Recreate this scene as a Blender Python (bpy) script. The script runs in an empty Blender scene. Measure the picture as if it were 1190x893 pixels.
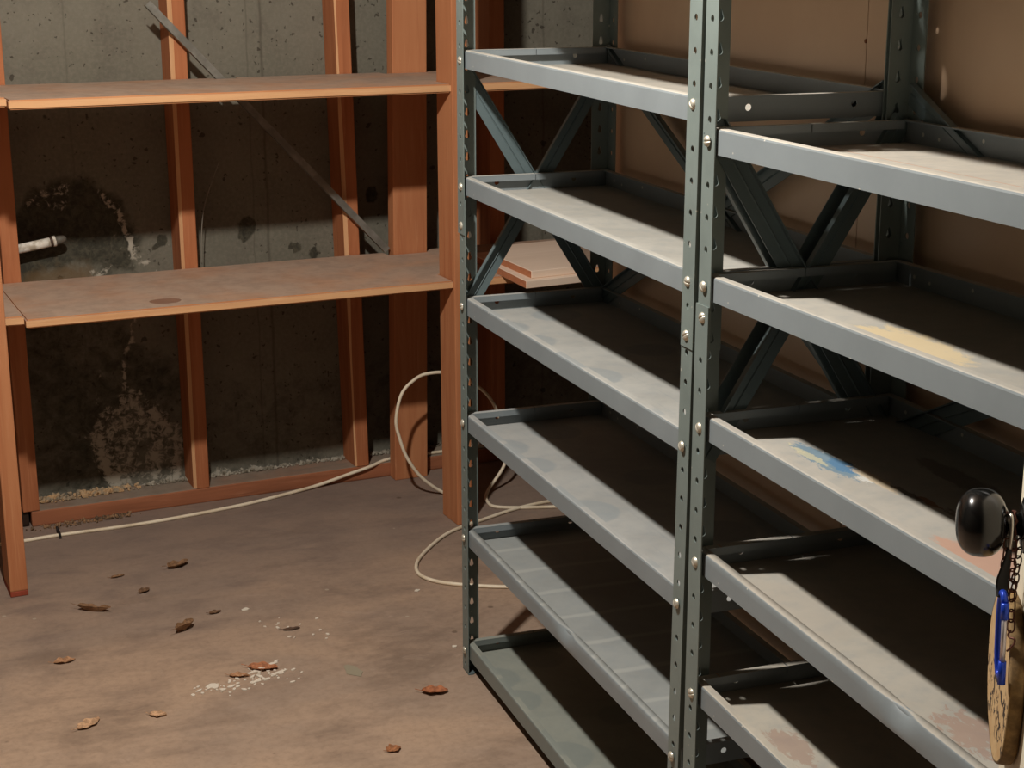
import bpy, bmesh, math, random
from mathutils import Vector, Matrix, noise, geometry
random.seed(7)
scene = bpy.context.scene
col = scene.collection
TH = math.atan(.0932)            # the back wall is a few degrees off square to the racks
cT, sT = math.cos(TH), math.sin(TH)
def W(x, y, z=0.0):              # wall frame -> room frame
    return Vector((x*cT - y*sT, x*sT + y*cT, z))

# ------------------------------------------------------------------ helpers
def obj(name, bm, mat, parent=None, loc=None, rotz=0.0, smooth=False):
    me = bpy.data.meshes.new(name); bm.normal_update(); bm.to_mesh(me); bm.free()
    mats = mat if isinstance(mat, (list, tuple)) else [mat]
    for m in mats: me.materials.append(m)
    if smooth:
        for p in me.polygons: p.use_smooth = True
    o = bpy.data.objects.new(name, me); col.objects.link(o)
    if parent is not None: o.parent = parent
    if loc is not None: o.location = loc
    o.rotation_euler = (0, 0, rotz)
    return o
def tag(o, label, cat, group=None, kind=None):
    o['label'] = label; o['category'] = cat
    if group: o['group'] = group
    if kind: o['kind'] = kind
    return o
def struct(o): o['kind'] = 'structure'; return o
def empty(name, loc, rotz=0.0):
    o = bpy.data.objects.new(name, None); col.objects.link(o)
    o.location = loc; o.rotation_euler = (0, 0, rotz); o.empty_display_size = .05
    return o
def add_box(bm, x0, x1, y0, y1, z0, z1, mi=0):
    vs = [bm.verts.new((x, y, z)) for z in (z0, z1) for y in (y0, y1) for x in (x0, x1)]
    fs = []
    for idx in ((0,2,3,1),(4,5,7,6),(0,1,5,4),(2,6,7,3),(0,4,6,2),(1,3,7,5)):
        f = bm.faces.new([vs[i] for i in idx]); f.material_index = mi; fs.append(f)
    return vs
def bevel(bm, w=.002, seg=2):
    bmesh.ops.bevel(bm, geom=list(bm.edges), offset=w, segments=seg, affect='EDGES', profile=.6)
def add_prism(bm, pts, z0, z1):   # polygon pts (ccw) extruded in z
    a = [bm.verts.new((p[0], p[1], z0)) for p in pts]; b = [bm.verts.new((p[0], p[1], z1)) for p in pts]
    n = len(pts)
    bm.faces.new(a[::-1]); bm.faces.new(b)
    for i in range(n): bm.faces.new((a[i], a[(i+1)%n], b[(i+1)%n], b[i]))
def catmull(P, per=8, closed=False):
    P = [Vector(p) for p in P]; out = []
    n = len(P); rng = range(n if closed else n-1)
    for i in rng:
        if closed: p0,p1,p2,p3 = P[i-1],P[i],P[(i+1)%n],P[(i+2)%n]
        else: p0,p1,p2,p3 = P[max(i-1,0)],P[i],P[i+1],P[min(i+2,n-1)]
        for k in range(per):
            t = k/per
            out.append(.5*((2*p1)+(p2-p0)*t+(2*p0-5*p1+4*p2-p3)*t*t+(3*p1-p0-3*p2+p3)*t**3))
    if not closed: out.append(P[-1])
    return out
def add_tube(bm, P, r, n=8, closed=False, cap=True):
    P = [Vector(p) for p in P]; rings = []; m = len(P); up = None
    for i in range(m):
        if closed: t = (P[(i+1)%m]-P[i-1])
        else: t = P[min(i+1,m-1)]-P[max(i-1,0)]
        t = t.normalized()
        if up is None:
            a = Vector((0,0,1)) if abs(t.z) < .9 else Vector((1,0,0)); up = a.cross(t).normalized()
        else:
            up = (up - t*up.dot(t)); up = up.normalized() if up.length > 1e-6 else t.orthogonal().normalized()
        b = t.cross(up); rr = r[i] if isinstance(r, (list, tuple)) else r
        rings.append([bm.verts.new(P[i]+up*rr*math.cos(2*math.pi*k/n)+b*rr*math.sin(2*math.pi*k/n)) for k in range(n)])
    for i in range(m if closed else m-1):
        A, B = rings[i], rings[(i+1)%m]
        for k in range(n): bm.faces.new((A[k], A[(k+1)%n], B[(k+1)%n], B[k]))
    if not closed and cap:
        bm.faces.new(rings[0][::-1]); bm.faces.new(rings[-1])
def add_lathe(bm, prof, M=None, n=32, mi=0):   # prof: (r, h) along local z, M places it
    M = M or Matrix.Identity(4); rings = []
    for r, h in prof:
        if r < 1e-6: rings.append([bm.verts.new(M @ Vector((0,0,h)))])
        else: rings.append([bm.verts.new(M @ Vector((r*math.cos(2*math.pi*k/n), r*math.sin(2*math.pi*k/n), h))) for k in range(n)])
    for A, B in zip(rings, rings[1:]):
        for k in range(n):
            q = (k+1) % n
            if len(A) == 1 and len(B) == 1: continue
            if len(A) == 1: f = bm.faces.new((A[0], B[q], B[k]))
            elif len(B) == 1: f = bm.faces.new((A[k], A[q], B[0]))
            else: f = bm.faces.new((A[k], A[q], B[q], B[k]))
            f.material_index = mi
    return rings
def frame_matrix(o, x, y, z):
    return Matrix(((x.x,y.x,z.x,o.x),(x.y,y.y,z.y,o.y),(x.z,y.z,z.z,o.z),(0,0,0,1)))

# ------------------------------------------------------------------ materials
class NT:
    def __init__(s, name):
        s.m = bpy.data.materials.new(name); s.m.use_nodes = True
        s.t = s.m.node_tree; s.b = s.t.nodes['Principled BSDF']
    def n(s, typ, **kw):
        q = s.t.nodes.new(typ)
        for k, v in kw.items(): setattr(q, k, v)
        return q
    def l(s, a, b): s.t.links.new(a, b)
    def obj(s, scale=(1,1,1), loc=(0,0,0)):
        tc = s.n('ShaderNodeTexCoord'); mp = s.n('ShaderNodeMapping')
        mp.inputs['Scale'].default_value = scale; mp.inputs['Location'].default_value = loc
        s.l(tc.outputs['Object'], mp.inputs['Vector']); return mp.outputs[0]
    def noise(s, vec, scale, detail=4, rough=.55, dist=0):
        q = s.n('ShaderNodeTexNoise'); q.inputs['Scale'].default_value = scale
        q.inputs['Detail'].default_value = detail; q.inputs['Roughness'].default_value = rough
        q.inputs['Distortion'].default_value = dist
        if vec is not None: s.l(vec, q.inputs['Vector'])
        return q.outputs['Fac']
    def ramp(s, fac, stops):
        q = s.n('ShaderNodeValToRGB'); e = q.color_ramp.elements
        while len(e) < len(stops): e.new(.5)
        for i, (p, c) in enumerate(stops):
            e[i].position = p; e[i].color = (c, c, c, 1) if isinstance(c, (int, float)) else (*c, 1)
        s.l(fac, q.inputs[0]); return q.outputs[0]
    def mix(s, fac, a, b, mode='MIX'):
        q = s.n('ShaderNodeMix', data_type='RGBA', blend_type=mode)
        for sock, v in ((q.inputs[0], fac), (q.inputs[6], a), (q.inputs[7], b)):
            if isinstance(v, (int, float)): sock.default_value = v
            elif isinstance(v, tuple): sock.default_value = (*v, 1)
            else: s.l(v, sock)
        return q.outputs[2]
    def math(s, op, a, b=None, c=None, clamp=False):
        q = s.n('ShaderNodeMath', operation=op); q.use_clamp = clamp
        for i, v in enumerate((a, b, c)):
            if v is None: continue
            if isinstance(v, (int, float)): q.inputs[i].default_value = v
            else: s.l(v, q.inputs[i])
        return q.outputs[0]
    def smooth(s, v, lo, hi, to0=0., to1=1.):
        q = s.n('ShaderNodeMapRange', interpolation_type='SMOOTHSTEP')
        s.l(v, q.inputs[0])
        for i, x in ((1, lo), (2, hi), (3, to0), (4, to1)): q.inputs[i].default_value = x
        return q.outputs[0]
    def sep(s, vec):
        q = s.n('ShaderNodeSeparateXYZ'); s.l(vec, q.inputs[0]); return q.outputs
    def attr(s, name):
        q = s.n('ShaderNodeAttribute'); q.attribute_name = name; return q.outputs['Fac']
    def bump(s, h, strength=.3, dist=.002):
        q = s.n('ShaderNodeBump'); q.inputs['Strength'].default_value = strength; q.inputs['Distance'].default_value = dist
        s.l(h, q.inputs['Height']); s.l(q.outputs[0], s.b.inputs['Normal'])
    def out(s, color, rough=.7, metal=0, spec=.5):
        if isinstance(color, tuple): s.b.inputs['Base Color'].default_value = (*color, 1)
        else: s.l(color, s.b.inputs['Base Color'])
        if isinstance(rough, (int, float)): s.b.inputs['Roughness'].default_value = rough
        else: s.l(rough, s.b.inputs['Roughness'])
        s.b.inputs['Metallic'].default_value = metal
        s.b.inputs['Specular IOR Level'].default_value = spec
        return s.m
def sc(r, g, b):   # 0-255 sRGB -> linear
    f = lambda c: (c/255/12.92) if c/255 <= .04045 else ((c/255+.055)/1.055)**2.4
    return (f(r), f(g), f(b))

def wood_mat(name, base, light, dark, axis='z', rough=.75, dusty=None, gs=1.0, blob=None):
    k = NT(name)
    S = {'z': (1, 1, .06), 'x': (.06, 1, 1), 'y': (1, .06, 1)}[axis]
    v = k.obj(S)
    g = k.noise(v, 34*gs, 5, .6, .6); g2 = k.noise(v, 150*gs, 3, .6, .2); big = k.noise(k.obj(), 3.2, 4)
    c = k.mix(k.smooth(g, .2, .62), dark, base)
    c = k.mix(k.smooth(g2, .52, .8, 0, .55), c, light)
    c = k.mix(k.smooth(big, .4, .75, 0, .4), c, dark)
    # knots
    vo = k.n('ShaderNodeTexVoronoi'); vo.inputs['Scale'].default_value = 4.6
    k.l(k.obj({'z': (1, 1, .55), 'x': (.55, 1, 1), 'y': (1, .55, 1)}[axis]), vo.inputs['Vector'])
    c = k.mix(k.smooth(vo.outputs['Distance'], .035, .075, .75, 0), c, tuple(x*.45 for x in dark))
    if dusty:
        geo = k.n('ShaderNodeNewGeometry'); nz = k.sep(geo.outputs['Normal'])[2]
        f = k.math('MULTIPLY', k.smooth(nz, .5, .9), k.smooth(k.noise(k.obj(), 6, 5, .6), .2, .62, .45, .97))
        dc = k.mix(k.smooth(k.noise(k.obj(), 26, 6, .65), .35, .7), dusty, tuple(x*.8 for x in dusty))
        if blob:
            x, y, z = k.sep(k.obj())
            a = k.math('DIVIDE', k.math('SUBTRACT', x, blob[0]), blob[2]); b = k.math('DIVIDE', k.math('SUBTRACT', y, blob[1]), blob[3])
            q = k.math('ADD', k.math('SQRT', k.math('ADD', k.math('MULTIPLY', a, a), k.math('MULTIPLY', b, b))), k.math('MULTIPLY', k.math('SUBTRACT', k.noise(k.obj(), 30), .5), .3))
            dc = k.mix(k.smooth(q, .92, 1.02, .75, 0), dc, sc(124,84,64))
            dc = k.mix(k.smooth(k.math('ABSOLUTE', k.math('SUBTRACT', q, .96)), 0, .07, .4, 0), dc, sc(96,62,46))
        c = k.mix(f, c, dc)
    k.bump(g, .12, .001)
    return k.out(c, rough, spec=.25)

BLOB = (.7546-1.347, 3.3456-3.494, .034, .028)
M = {}
M['pale_edge'] = wood_mat('split pale wood', sc(226,176,130), sc(236,196,152), sc(208,150,104))
M['stud'] = wood_mat('stud wood', sc(196,132,90), sc(208,150,108), sc(176,108,70))
M['old_stud'] = wood_mat('stained stud wood', sc(186,118,78), sc(200,138,98), sc(158,94,60))
M['plate'] = wood_mat('sole plate wood', sc(170,108,76), sc(188,130,98), sc(128,80,56), axis='x', dusty=sc(150,136,120))
M['rot'] = wood_mat('rotten plate wood', sc(52,36,26), sc(70,48,34), sc(26,20,16), axis='x')
M['shelfwood'] = wood_mat('shelf board wood', sc(206,146,100), sc(226,176,130), sc(180,116,76), axis='x', dusty=sc(188,164,144))
M['shelfwood_low'] = wood_mat('lower shelf board wood', sc(206,146,100), sc(226,176,130), sc(180,116,76), axis='x', dusty=sc(188,164,144), blob=BLOB)
M['shelf_edge'] = wood_mat('worn board edge', sc(226,176,128), sc(236,194,150), sc(206,150,104), axis='x')
M['board'] = wood_mat('cut board', sc(238,214,192), sc(244,224,204), sc(226,200,176), axis='x', gs=.6)
M['board_edge'] = wood_mat('cut board edge', sc(196,130,92), sc(212,150,112), sc(170,106,74), axis='x')

def concrete():
    k = NT('old concrete wall'); v = k.obj()
    big = k.noise(v, 2.2, 5, .6); mid = k.noise(v, 11, 5, .6); fine = k.noise(v, 110, 4, .6)
    c = k.mix(k.smooth(big, .3, .7), sc(106,103,90), sc(122,118,105))
    c = k.mix(k.smooth(mid, .42, .72, 0, .55), c, sc(98,93,83))
    c = k.mix(k.smooth(fine, .35, .75, 0, .35), c, sc(140,133,120))
    # form board seams
    x, y, z = k.sep(v)
    for sx, w, a in ((1.115, .006, .55), (1.08, .0035, .35), (.66, .004, .25), (1.86, .005, .4)):
        d = k.math('ABSOLUTE', k.math('SUBTRACT', k.math('ADD', x, k.math('MULTIPLY', k.noise(v, 9), .012)), sx+.006))
        c = k.mix(k.smooth(d, 0, w, a, 0), c, sc(78,72,62))
    # bug holes, two sizes, warped so that they are ragged
    wv = k.n('ShaderNodeVectorMath', operation='ADD'); nz = k.n('ShaderNodeTexNoise'); nz.inputs['Scale'].default_value = 70
    k.l(v, nz.inputs['Vector'])
    sc_ = k.n('ShaderNodeVectorMath', operation='SCALE'); k.l(nz.outputs['Color'], sc_.inputs[0]); sc_.inputs['Scale'].default_value = .022
    k.l(v, wv.inputs[0]); k.l(sc_.outputs[0], wv.inputs[1])
    holes = None
    for s_, r, thr in ((16, .15, .70), (38, .22, .62), (90, .30, .55)):
        vo = k.n('ShaderNodeTexVoronoi'); vo.inputs['Scale'].default_value = s_; k.l(wv.outputs[0], vo.inputs['Vector'])
        rc = k.sep(vo.outputs['Color'])[0]
        rad = k.math('MULTIPLY', k.smooth(rc, thr, 1.0), r)
        h = k.math('SUBTRACT', rad, vo.outputs['Distance'])
        h = k.smooth(h, -.01, .05)
        holes = h if holes is None else k.math('MAXIMUM', holes, h)
    c = k.mix(k.math('MULTIPLY', holes, .72), c, sc(58,51,43))
    # damp (with painted shade under the lower shelf) and salt masks live on the mesh; noise breaks up their edges
    n1 = k.noise(v, 24, 7, .7, .5); n2 = k.noise(v, 60, 6, .7, .7)
    damp = k.smooth(k.math('ADD', k.attr('damp'), k.math('MULTIPLY', k.math('SUBTRACT', n1, .5), .7)), .25, .6)
    mott = k.mix(k.smooth(n2, .35, .7), sc(42,41,33), sc(80,76,63))
    c = k.mix(k.math('MULTIPLY', damp, .86), c, mott)
    rust = k.smooth(k.math('ADD', k.attr('rust'), k.math('MULTIPLY', k.math('SUBTRACT', n1, .5), .8)), .3, .7)
    c = k.mix(k.math('MULTIPLY', rust, .6), c, sc(112,88,58))
    salt = k.smooth(k.math('ADD', k.attr('salt'), k.math('MULTIPLY', k.math('SUBTRACT', n2, .5), 1.7)), .52, .8)
    c = k.mix(k.math('MULTIPLY', salt, .85), c, sc(186,178,162))
    hgt = k.math('SUBTRACT', k.math('ADD', k.math('MULTIPLY', mid, .3), k.math('MULTIPLY', salt, .6)), holes)
    k.bump(hgt, .5, .003)
    return k.out(c, .92, spec=.2)
M['concrete'] = concrete()

def floor_mat():
    k = NT('brown concrete floor'); v = k.obj(); vs = k.obj((1, 1.7, 1))
    big = k.noise(vs, 1.7, 5, .6, .4); mid = k.noise(vs, 6, 6, .62, .3); fine = k.noise(v, 70, 5, .7); 
    c = k.mix(k.smooth(big, .32, .68), sc(164,142,124), sc(186,157,132))
    c = k.mix(k.smooth(mid, .45, .75, 0, .6), c, sc(136,114,96))
    c = k.mix(k.smooth(k.noise(vs, 3.1, 6, .65), .5, .68, 0, .55), c, sc(112,94,80))
    c = k.mix(k.smooth(k.noise(vs, 8, 6, .7, 1.0), .58, .72, 0, .45), c, sc(192,168,148))
    c = k.mix(k.smooth(fine, .4, .72, 0, .28), c, sc(116,96,80))
    # greyer and darker towards the damp wall
    x, y, z = k.sep(v)
    g = k.math('ADD', k.math('SUBTRACT', y, k.math('MULTIPLY', x, .0932)), k.math('MULTIPLY', k.math('SUBTRACT', mid, .5), .9))
    c = k.mix(k.smooth(g, 2.55, 3.7, 0, .62), c, sc(124,109,102))
    vo = k.n('ShaderNodeTexVoronoi'); vo.inputs['Scale'].default_value = 17; k.l(v, vo.inputs['Vector'])
    r = k.math('MULTIPLY', k.smooth(k.sep(vo.outputs['Color'])[0], .72, 1.0), .085)
    c = k.mix(k.smooth(k.math('SUBTRACT', r, vo.outputs['Distance']), 0, .02, 0, .7), c, sc(186,172,152))
    vo = k.n('ShaderNodeTexVoronoi'); vo.inputs['Scale'].default_value = 11; k.l(v, vo.inputs['Vector'])
    r = k.math('MULTIPLY', k.smooth(k.sep(vo.outputs['Color'])[1], .6, 1.0), .1)
    c = k.mix(k.smooth(k.math('SUBTRACT', r, vo.outputs['Distance']), 0, .04, 0, .6), c, sc(84,66,52))
    k.bump(k.math('ADD', fine, mid), .25, .002)
    return k.out(c, k.smooth(mid, .3, .7, .62, .85), spec=.3)
M['floor'] = floor_mat()

def enamel(name, base, dustc=None, dust=.0, rough=.42):
    k = NT(name); v = k.obj()
    n = k.noise(v, 14, 5, .6); f = k.noise(v, 160, 3, .6)
    c = k.mix(k.smooth(n, .35, .7), base, tuple(x*.88 for x in base))
    if dustc: c = k.mix(k.smooth(n, .25, .8, dust*.6, dust), c, dustc)
    vo = k.n('ShaderNodeTexVoronoi'); vo.inputs['Scale'].default_value = 60; k.l(v, vo.inputs['Vector'])
    r = k.math('MULTIPLY', k.smooth(k.sep(vo.outputs['Color'])[0], .82, 1.0), .13)
    c = k.mix(k.smooth(k.math('SUBTRACT', r, vo.outputs['Distance']), 0, .03, 0, .6), c, sc(196,190,176))
    k.bump(f, .06, .0006)
    return k.out(c, rough, spec=.45)
POSTC = sc(118,129,125)
M['post'] = enamel('grey green post enamel', POSTC)
M['brace'] = enamel('grey green brace enamel', sc(96,110,112))
M['bolt'] = NT('zinc bolt').out(sc(206,200,184), .4, .55)

def deck_mat(name, base, dust, rings=0, line=None, blobs=(), bands=0):
    # object coords of the shelf: x = depth from the front lip, y along the shelf (0 at far end, negative nearer), z = height
    k = NT(name); v = k.obj(); x, y, z = k.sep(v)
    geo = k.n('ShaderNodeNewGeometry'); nz = k.sep(geo.outputs['True Normal'])[2]
    up = k.smooth(nz, .5, .9)
    n = k.noise(v, 9, 6, .62, .3); n2 = k.noise(v, 40, 5, .65)
    c = k.mix(k.smooth(n, .3, .7), base, tuple(q*.9 for q in base))
    vo = k.n('ShaderNodeTexVoronoi'); vo.inputs['Scale'].default_value = 48; k.l(v, vo.inputs['Vector'])
    r = k.math('MULTIPLY', k.smooth(k.sep(vo.outputs['Color'])[0], .84, 1.0), .15)
    c = k.mix(k.smooth(k.math('SUBTRACT', r, vo.outputs['Distance']), 0, .03, 0, .9), c, sc(205,200,188))
    dc = k.mix(k.smooth(n, .35, .68), dust, tuple(q*.86 for q in dust))
    dc = k.mix(k.smooth(n2, .4, .75, 0, .3), dc, base)
    if rings:   # faint marks of cans and boxes that stood here
        vo = k.n('ShaderNodeTexVoronoi'); vo.inputs['Scale'].default_value = rings; vo.inputs['Randomness'].default_value = .55
        k.l(k.obj((1, 1, 0)), vo.inputs['Vector'])
        dc = k.mix(k.smooth(vo.outputs['Distance'], .38, .43, .55, 0), dc, base)
        st = k.noise(k.obj((1, .02, 1)), 190, 3, .6)
        dc = k.mix(k.smooth(st, .55, .75, 0, .25), dc, base)
    if bands:   # pale lines left between cartons
        fr = k.math('FRACT', k.math('ADD', k.math('MULTIPLY', y, bands), k.math('MULTIPLY', k.noise(v, 6), .25)))
        dc = k.mix(k.smooth(k.math('ABSOLUTE', k.math('SUBTRACT', fr, .5)), .02, .09, .3, 0), dc, sc(190,190,182))
    for (cx, cy, rx, ry, colr, amt, ns, ragged) in blobs:
        a = k.math('DIVIDE', k.math('SUBTRACT', x, cx), rx); b = k.math('DIVIDE', k.math('SUBTRACT', y, cy), ry)
        d = k.math('SQRT', k.math('ADD', k.math('MULTIPLY', a, a), k.math('MULTIPLY', b, b)))
        d = k.math('ADD', d, k.math('MULTIPLY', k.math('SUBTRACT', k.noise(k.obj((1, .4, 1)), ns, 6, .7, .6), .5), ragged))
        dc = k.mix(k.smooth(d, .8, 1.05, amt, 0), dc, colr)
    if line is not None:
        d = k.math('ABSOLUTE', k.math('SUBTRACT', x, k.math('ADD', line, k.math('MULTIPLY', k.noise(v, 7), .004))))
        dc = k.mix(k.smooth(d, .0006, .0016, .6, 0), dc, sc(186,128,96))
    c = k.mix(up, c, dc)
    c = k.mix(k.smooth(nz, -.9, -.5, .75, 0), c, sc(44,50,50))  # undersides coloured darker so less light bounces between the shelves
    k.bump(n2, .1, .0008)
    return k.out(c, k.smooth(up, 0, 1, .42, .7), spec=.4)
LIP = sc(132,140,143)

# ------------------------------------------------------------------ the setting
bm = bmesh.new(); add_box(bm, -1.6, 2.6, -1.2, 4.4, -.05, 0)
struct(obj('floor', bm, M['floor']))
bm = bmesh.new(); add_box(bm, -1.6, 2.6, -1.2, 4.4, 2.3, 2.36)
k = NT('ceiling boards'); n = k.noise(k.obj((1, .1, 1)), 20, 4)
struct(obj('ceiling', bm, k.out(k.mix(n, sc(60,46,34), sc(74,58,44)), .9)))

def seg_d(p, a, b):
    ax, ay = a; bx, by = b; dx, dy = bx-ax, by-ay
    t = max(0, min(1, ((p[0]-ax)*dx+(p[1]-ay)*dy)/(dx*dx+dy*dy+1e-12)))
    return math.hypot(p[0]-ax-t*dx, p[1]-ay-t*dy)
def poly_d(p, pts, closed=False):
    n = len(pts); return min(seg_d(p, pts[i], pts[(i+1) % n]) for i in range(n if closed else n-1))
def inside(p, pts):
    c = False; j = len(pts)-1
    for i in range(len(pts)):
        if (pts[i][1] > p[1]) != (pts[j][1] > p[1]) and p[0] < (pts[j][0]-pts[i][0])*(p[1]-pts[i][1])/(pts[j][1]-pts[i][1])+pts[i][0]: c = not c
        j = i
    return c
def soft(p, pts, w): # 1 inside, falls to 0 over w outside/inside border
    d = poly_d(p, pts, True); d = d if inside(p, pts) else -d
    return max(0, min(1, .5 + d/(2*w)))
ARCH = [(.50,.55),(.505,.70),(.536,.735),(.588,.775),(.667,.80),(.734,.765),(.768,.703),(.785,.62),(.788,.56),(.72,.60),(.64,.60)]
LOW = [(.48,.50),(.60,.56),(.66,.555),(.76,.53),(.80,.42),(.90,.336),(.91,.0),(.48,.0)]
MIDD = [(.53,.56),(.53,.66),(.79,.66),(.79,.54)]
PATCH = [(.682,.253),(.741,.255),(.802,.221),(.851,.156),(.867,.077),(.85,.03),(.718,.049),(.696,.089),(.668,.173)]
def concrete_grid():
    bm = bmesh.new()
    x0, x1, z0, z1 = -1.4, 2.5, 0, 2.3
    xs = [x0]
    while xs[-1] < x1: xs.append(xs[-1] + (.0115 if .4 < xs[-1] < 1.8 else .05))
    zs = [z0]
    while zs[-1] < z1: zs.append(zs[-1] + (.0115 if zs[-1] < .9 else .04))
    g = [[bm.verts.new((x, 0, z)) for x in xs] for z in zs]
    for j in range(len(zs)-1):
        for i in range(len(xs)-1): bm.faces.new((g[j][i], g[j][i+1], g[j+1][i+1], g[j+1][i]))
    nv = len(bm.verts)
    me = bpy.data.meshes.new('wall_back'); bm.to_mesh(me); bm.free()
    damp = []; salt = []; rust = []
    for vtx in me.vertices:
        p = (vtx.co.x, vtx.co.z); x, z = p
        if not (.35 < x < 2.0 and z < .9): damp.append(0); salt.append(0); rust.append(0); continue
        wp = (x+.022*noise.noise((x*19, z*19, 3.3)), z+.022*noise.noise((x*19, z*19, 8.1)))
        wp = (wp[0]+.010*noise.noise((x*55, z*55, 1.3)), wp[1]+.010*noise.noise((x*55, z*55, 6.1)))
        d = .95*soft(wp, ARCH, .035)
        d = max(d, .44*soft(wp, LOW, .06)+.16*noise.noise((x*7, z*5, 4)) if inside(p, LOW) else 0, .45*soft(wp, MIDD, .05))
        if x > .85 and z < .5: d = max(d, .34*max(0, min(1, (.5-z)/.25)))  # shade below the lower shelf, painted into the damp mask
        s = 0
        w = .009 + .009*noise.noise((x*30, z*30, 2))
        s = max(s, 1.05*max(0, 1-poly_d(p, [(.716,.757),(.735,.735),(.750,.715),(.769,.666)])/(w+.012))*.85)
        s = max(s, 1.15*max(0, 1-poly_d(p, [(.769,.666),(.783,.624),(.785,.589),(.786,.54)])/(w+.003)))
        s = max(s, .9*max(0, 1-poly_d(p, [(.787,.60),(.80,.592),(.82,.585)])/.014))
        s = max(s, .62*max(0, 1-poly_d(p, [(.551,.741),(.607,.765),(.637,.775),(.628,.73),(.60,.735)])/.035))
        s = max(s, .95*max(0, 1-poly_d(p, [(.682,.571),(.70,.566),(.718,.577),(.712,.56)])/.014))
        s = max(s, .78*max(0, 1-poly_d(wp, [(.784,.537),(.77,.45),(.764,.392),(.752,.33),(.75,.266)])/.022))
        s = max(s, .5*max(0, 1-poly_d(p, [(.69,.34),(.675,.26),(.70,.20)])/.02))
        if inside(wp, PATCH): s = max(s, .60+.28*noise.noise((x*24, z*24, 9)))
        s = max(s, .80*max(0, 1-poly_d(wp, PATCH[1:6])/.065), .98*max(0, 1-poly_d(wp, PATCH[6:])/.045))
        s = max(s, .95*max(0, 1-abs(z-(.03+.016*noise.noise((x*14, 0, 5))))/.034)) if x > .7 else s
        if .7 < x < .95 and .5 < z < .66: s = max(s, .33)
        for bx, bz_, br in ((1.063,.655,.020),(1.055,.635,.014),(1.185,.592,.010),(1.228,.575,.012),(1.30,.59,.010),(1.384,.712,.016),(.853,.635,.012),(1.17,.60,.007),(.835,.62,.006)):
            q = math.hypot((x-bx)*1.25, z-bz_)
            d = max(d, 1.1*max(0, min(1, 1.7-q/br)))
        r = .8*max(0, 1-seg_d(p, (.56,.56), (.66,.565))/.07)
        r = max(r, .55*max(0, 1-seg_d(p, (.60,.62), (.615,.52))/.018))
        damp.append(d); salt.append(s); rust.append(r)
    for nm, dat in (('damp', damp), ('salt', salt), ('rust', rust)):
        a = me.attributes.new(nm, 'FLOAT', 'POINT'); a.data.foreach_set('value', dat)
    me.materials.append(M['concrete'])
    o = bpy.data.objects.new('wall_back', me); col.objects.link(o)
    o.location = W(0, 3.782, 0); o.rotation_euler = (0, 0, TH)
    return struct(o)
concrete_grid()

# tan hardboard on the right, a butt joint between two sheets
k = NT('tan hardboard'); v = k.obj()
n = k.noise(v, 5, 4); f = k.noise(v, 240, 2)
k.bump(f, .05, .0005)
M['panel'] = k.out(k.mix(k.smooth(n, .3, .7), sc(216,180,148), sc(226,192,160)), .38, spec=.5)
M['panel_back'] = NT('joint backing').out(sc(120,66,30), .8)
bm = bmesh.new()
PX = 1.15
add_box(bm, PX, PX+.006, -1.0, 1.8447, 0, 2.3); add_box(bm, PX, PX+.006, 1.8463, 2.70, 0, 2.3)
add_box(bm, PX+.006, PX+.10, -1.0, 2.698, 0, 2.3, 1)
for z in (1.18, .78, .38, 1.6):
    add_lathe(bm, [(.003,0),(.0026,.0008),(0,.0011)], Matrix.Translation((PX, 1.848, z)) @ Matrix.Rotation(-math.pi/2, 4, 'Y'), 10, 1)
struct(obj('wall_right', bm, [M['panel'], M['panel_back']]))
k = NT('plain grey plaster'); M['plaster'] = k.out(k.mix(k.noise(k.obj(), 3), sc(70,64,56), sc(80,74,64)), .9)
bm = bmesh.new(); add_box(bm, 2.2, 2.26, 2.698, 4.35, 0, 2.3); add_box(bm, PX+.10, 2.26, 2.60, 2.698, 0, 2.3)
struct(obj('wall_recess_unseen', bm, M['plaster']))  # unseen walls, added to keep stray world light out
bm = bmesh.new(); add_box(bm, -1.46, -1.4, -1.2, 3.7, 0, 2.3)
struct(obj('wall_left', bm, M['plaster']))

# ------------------------------------------------------------------ timber framing on the back wall (wall frame)
def timber(name, label, x0, x1, y0, y1, z0, z1, mat, cat='stud', lean=0, group=None, seed=0, bev=.0025):
    xc, yc = (x0+x1)/2, (y0+y1)/2
    bm = bmesh.new(); add_box(bm, x0-xc, x1-xc, y0-yc, y1-yc, 0, z1-z0)
    bevel(bm, bev, 2)
    if lean:
        for v in bm.verts: v.co.x += lean*v.co.z
    o = obj(name, bm, mat, loc=W(xc, yc, z0), rotz=TH)
    return tag(o, label, cat, group)
def chipped_stud(name, label, x0, x1, y0, y1, z0, z1, mat, lean=0, chip=.010):
    # front-left corner planed and splintered off to a varying width
    xc, yc = (x0+x1)/2, (y0+y1)/2; hx, hy = (x1-x0)/2, (y1-y0)/2
    bm = bmesh.new(); rows = []; n = 60
    for i in range(n+1):
        z = (z1-z0)*i/n
        c = chip*(.45+.55*max(0, noise.noise((z*3.1, x0*9, 1))+.45)); 
        pts = [(-hx+c, -hy), (hx-.002, -hy), (hx, -hy+.002), (hx, hy), (-hx, hy), (-hx, -hy+c*1.1)]
        rows.append([bm.verts.new((p[0]+lean*z, p[1], z)) for p in pts])
    for A, B in zip(rows, rows[1:]):
        for q in range(6): bm.faces.new((A[q], A[(q+1) % 6], B[(q+1) % 6], B[q])).material_index = 1 if q == 5 else 0
    bm.faces.new(rows[0][::-1]); bm.faces.new(rows[-1])
    o = obj(name, bm, [mat, M['pale_edge']], loc=W(xc, yc, z0), rotz=TH)
    return tag(o, label, 'stud')
timber('wall_stud', 'orange wall stud with a dark knot, just right of the white pipe stub', .474, .512, 3.691, 3.780, .0385, 2.3, M['old_stud'])
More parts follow.
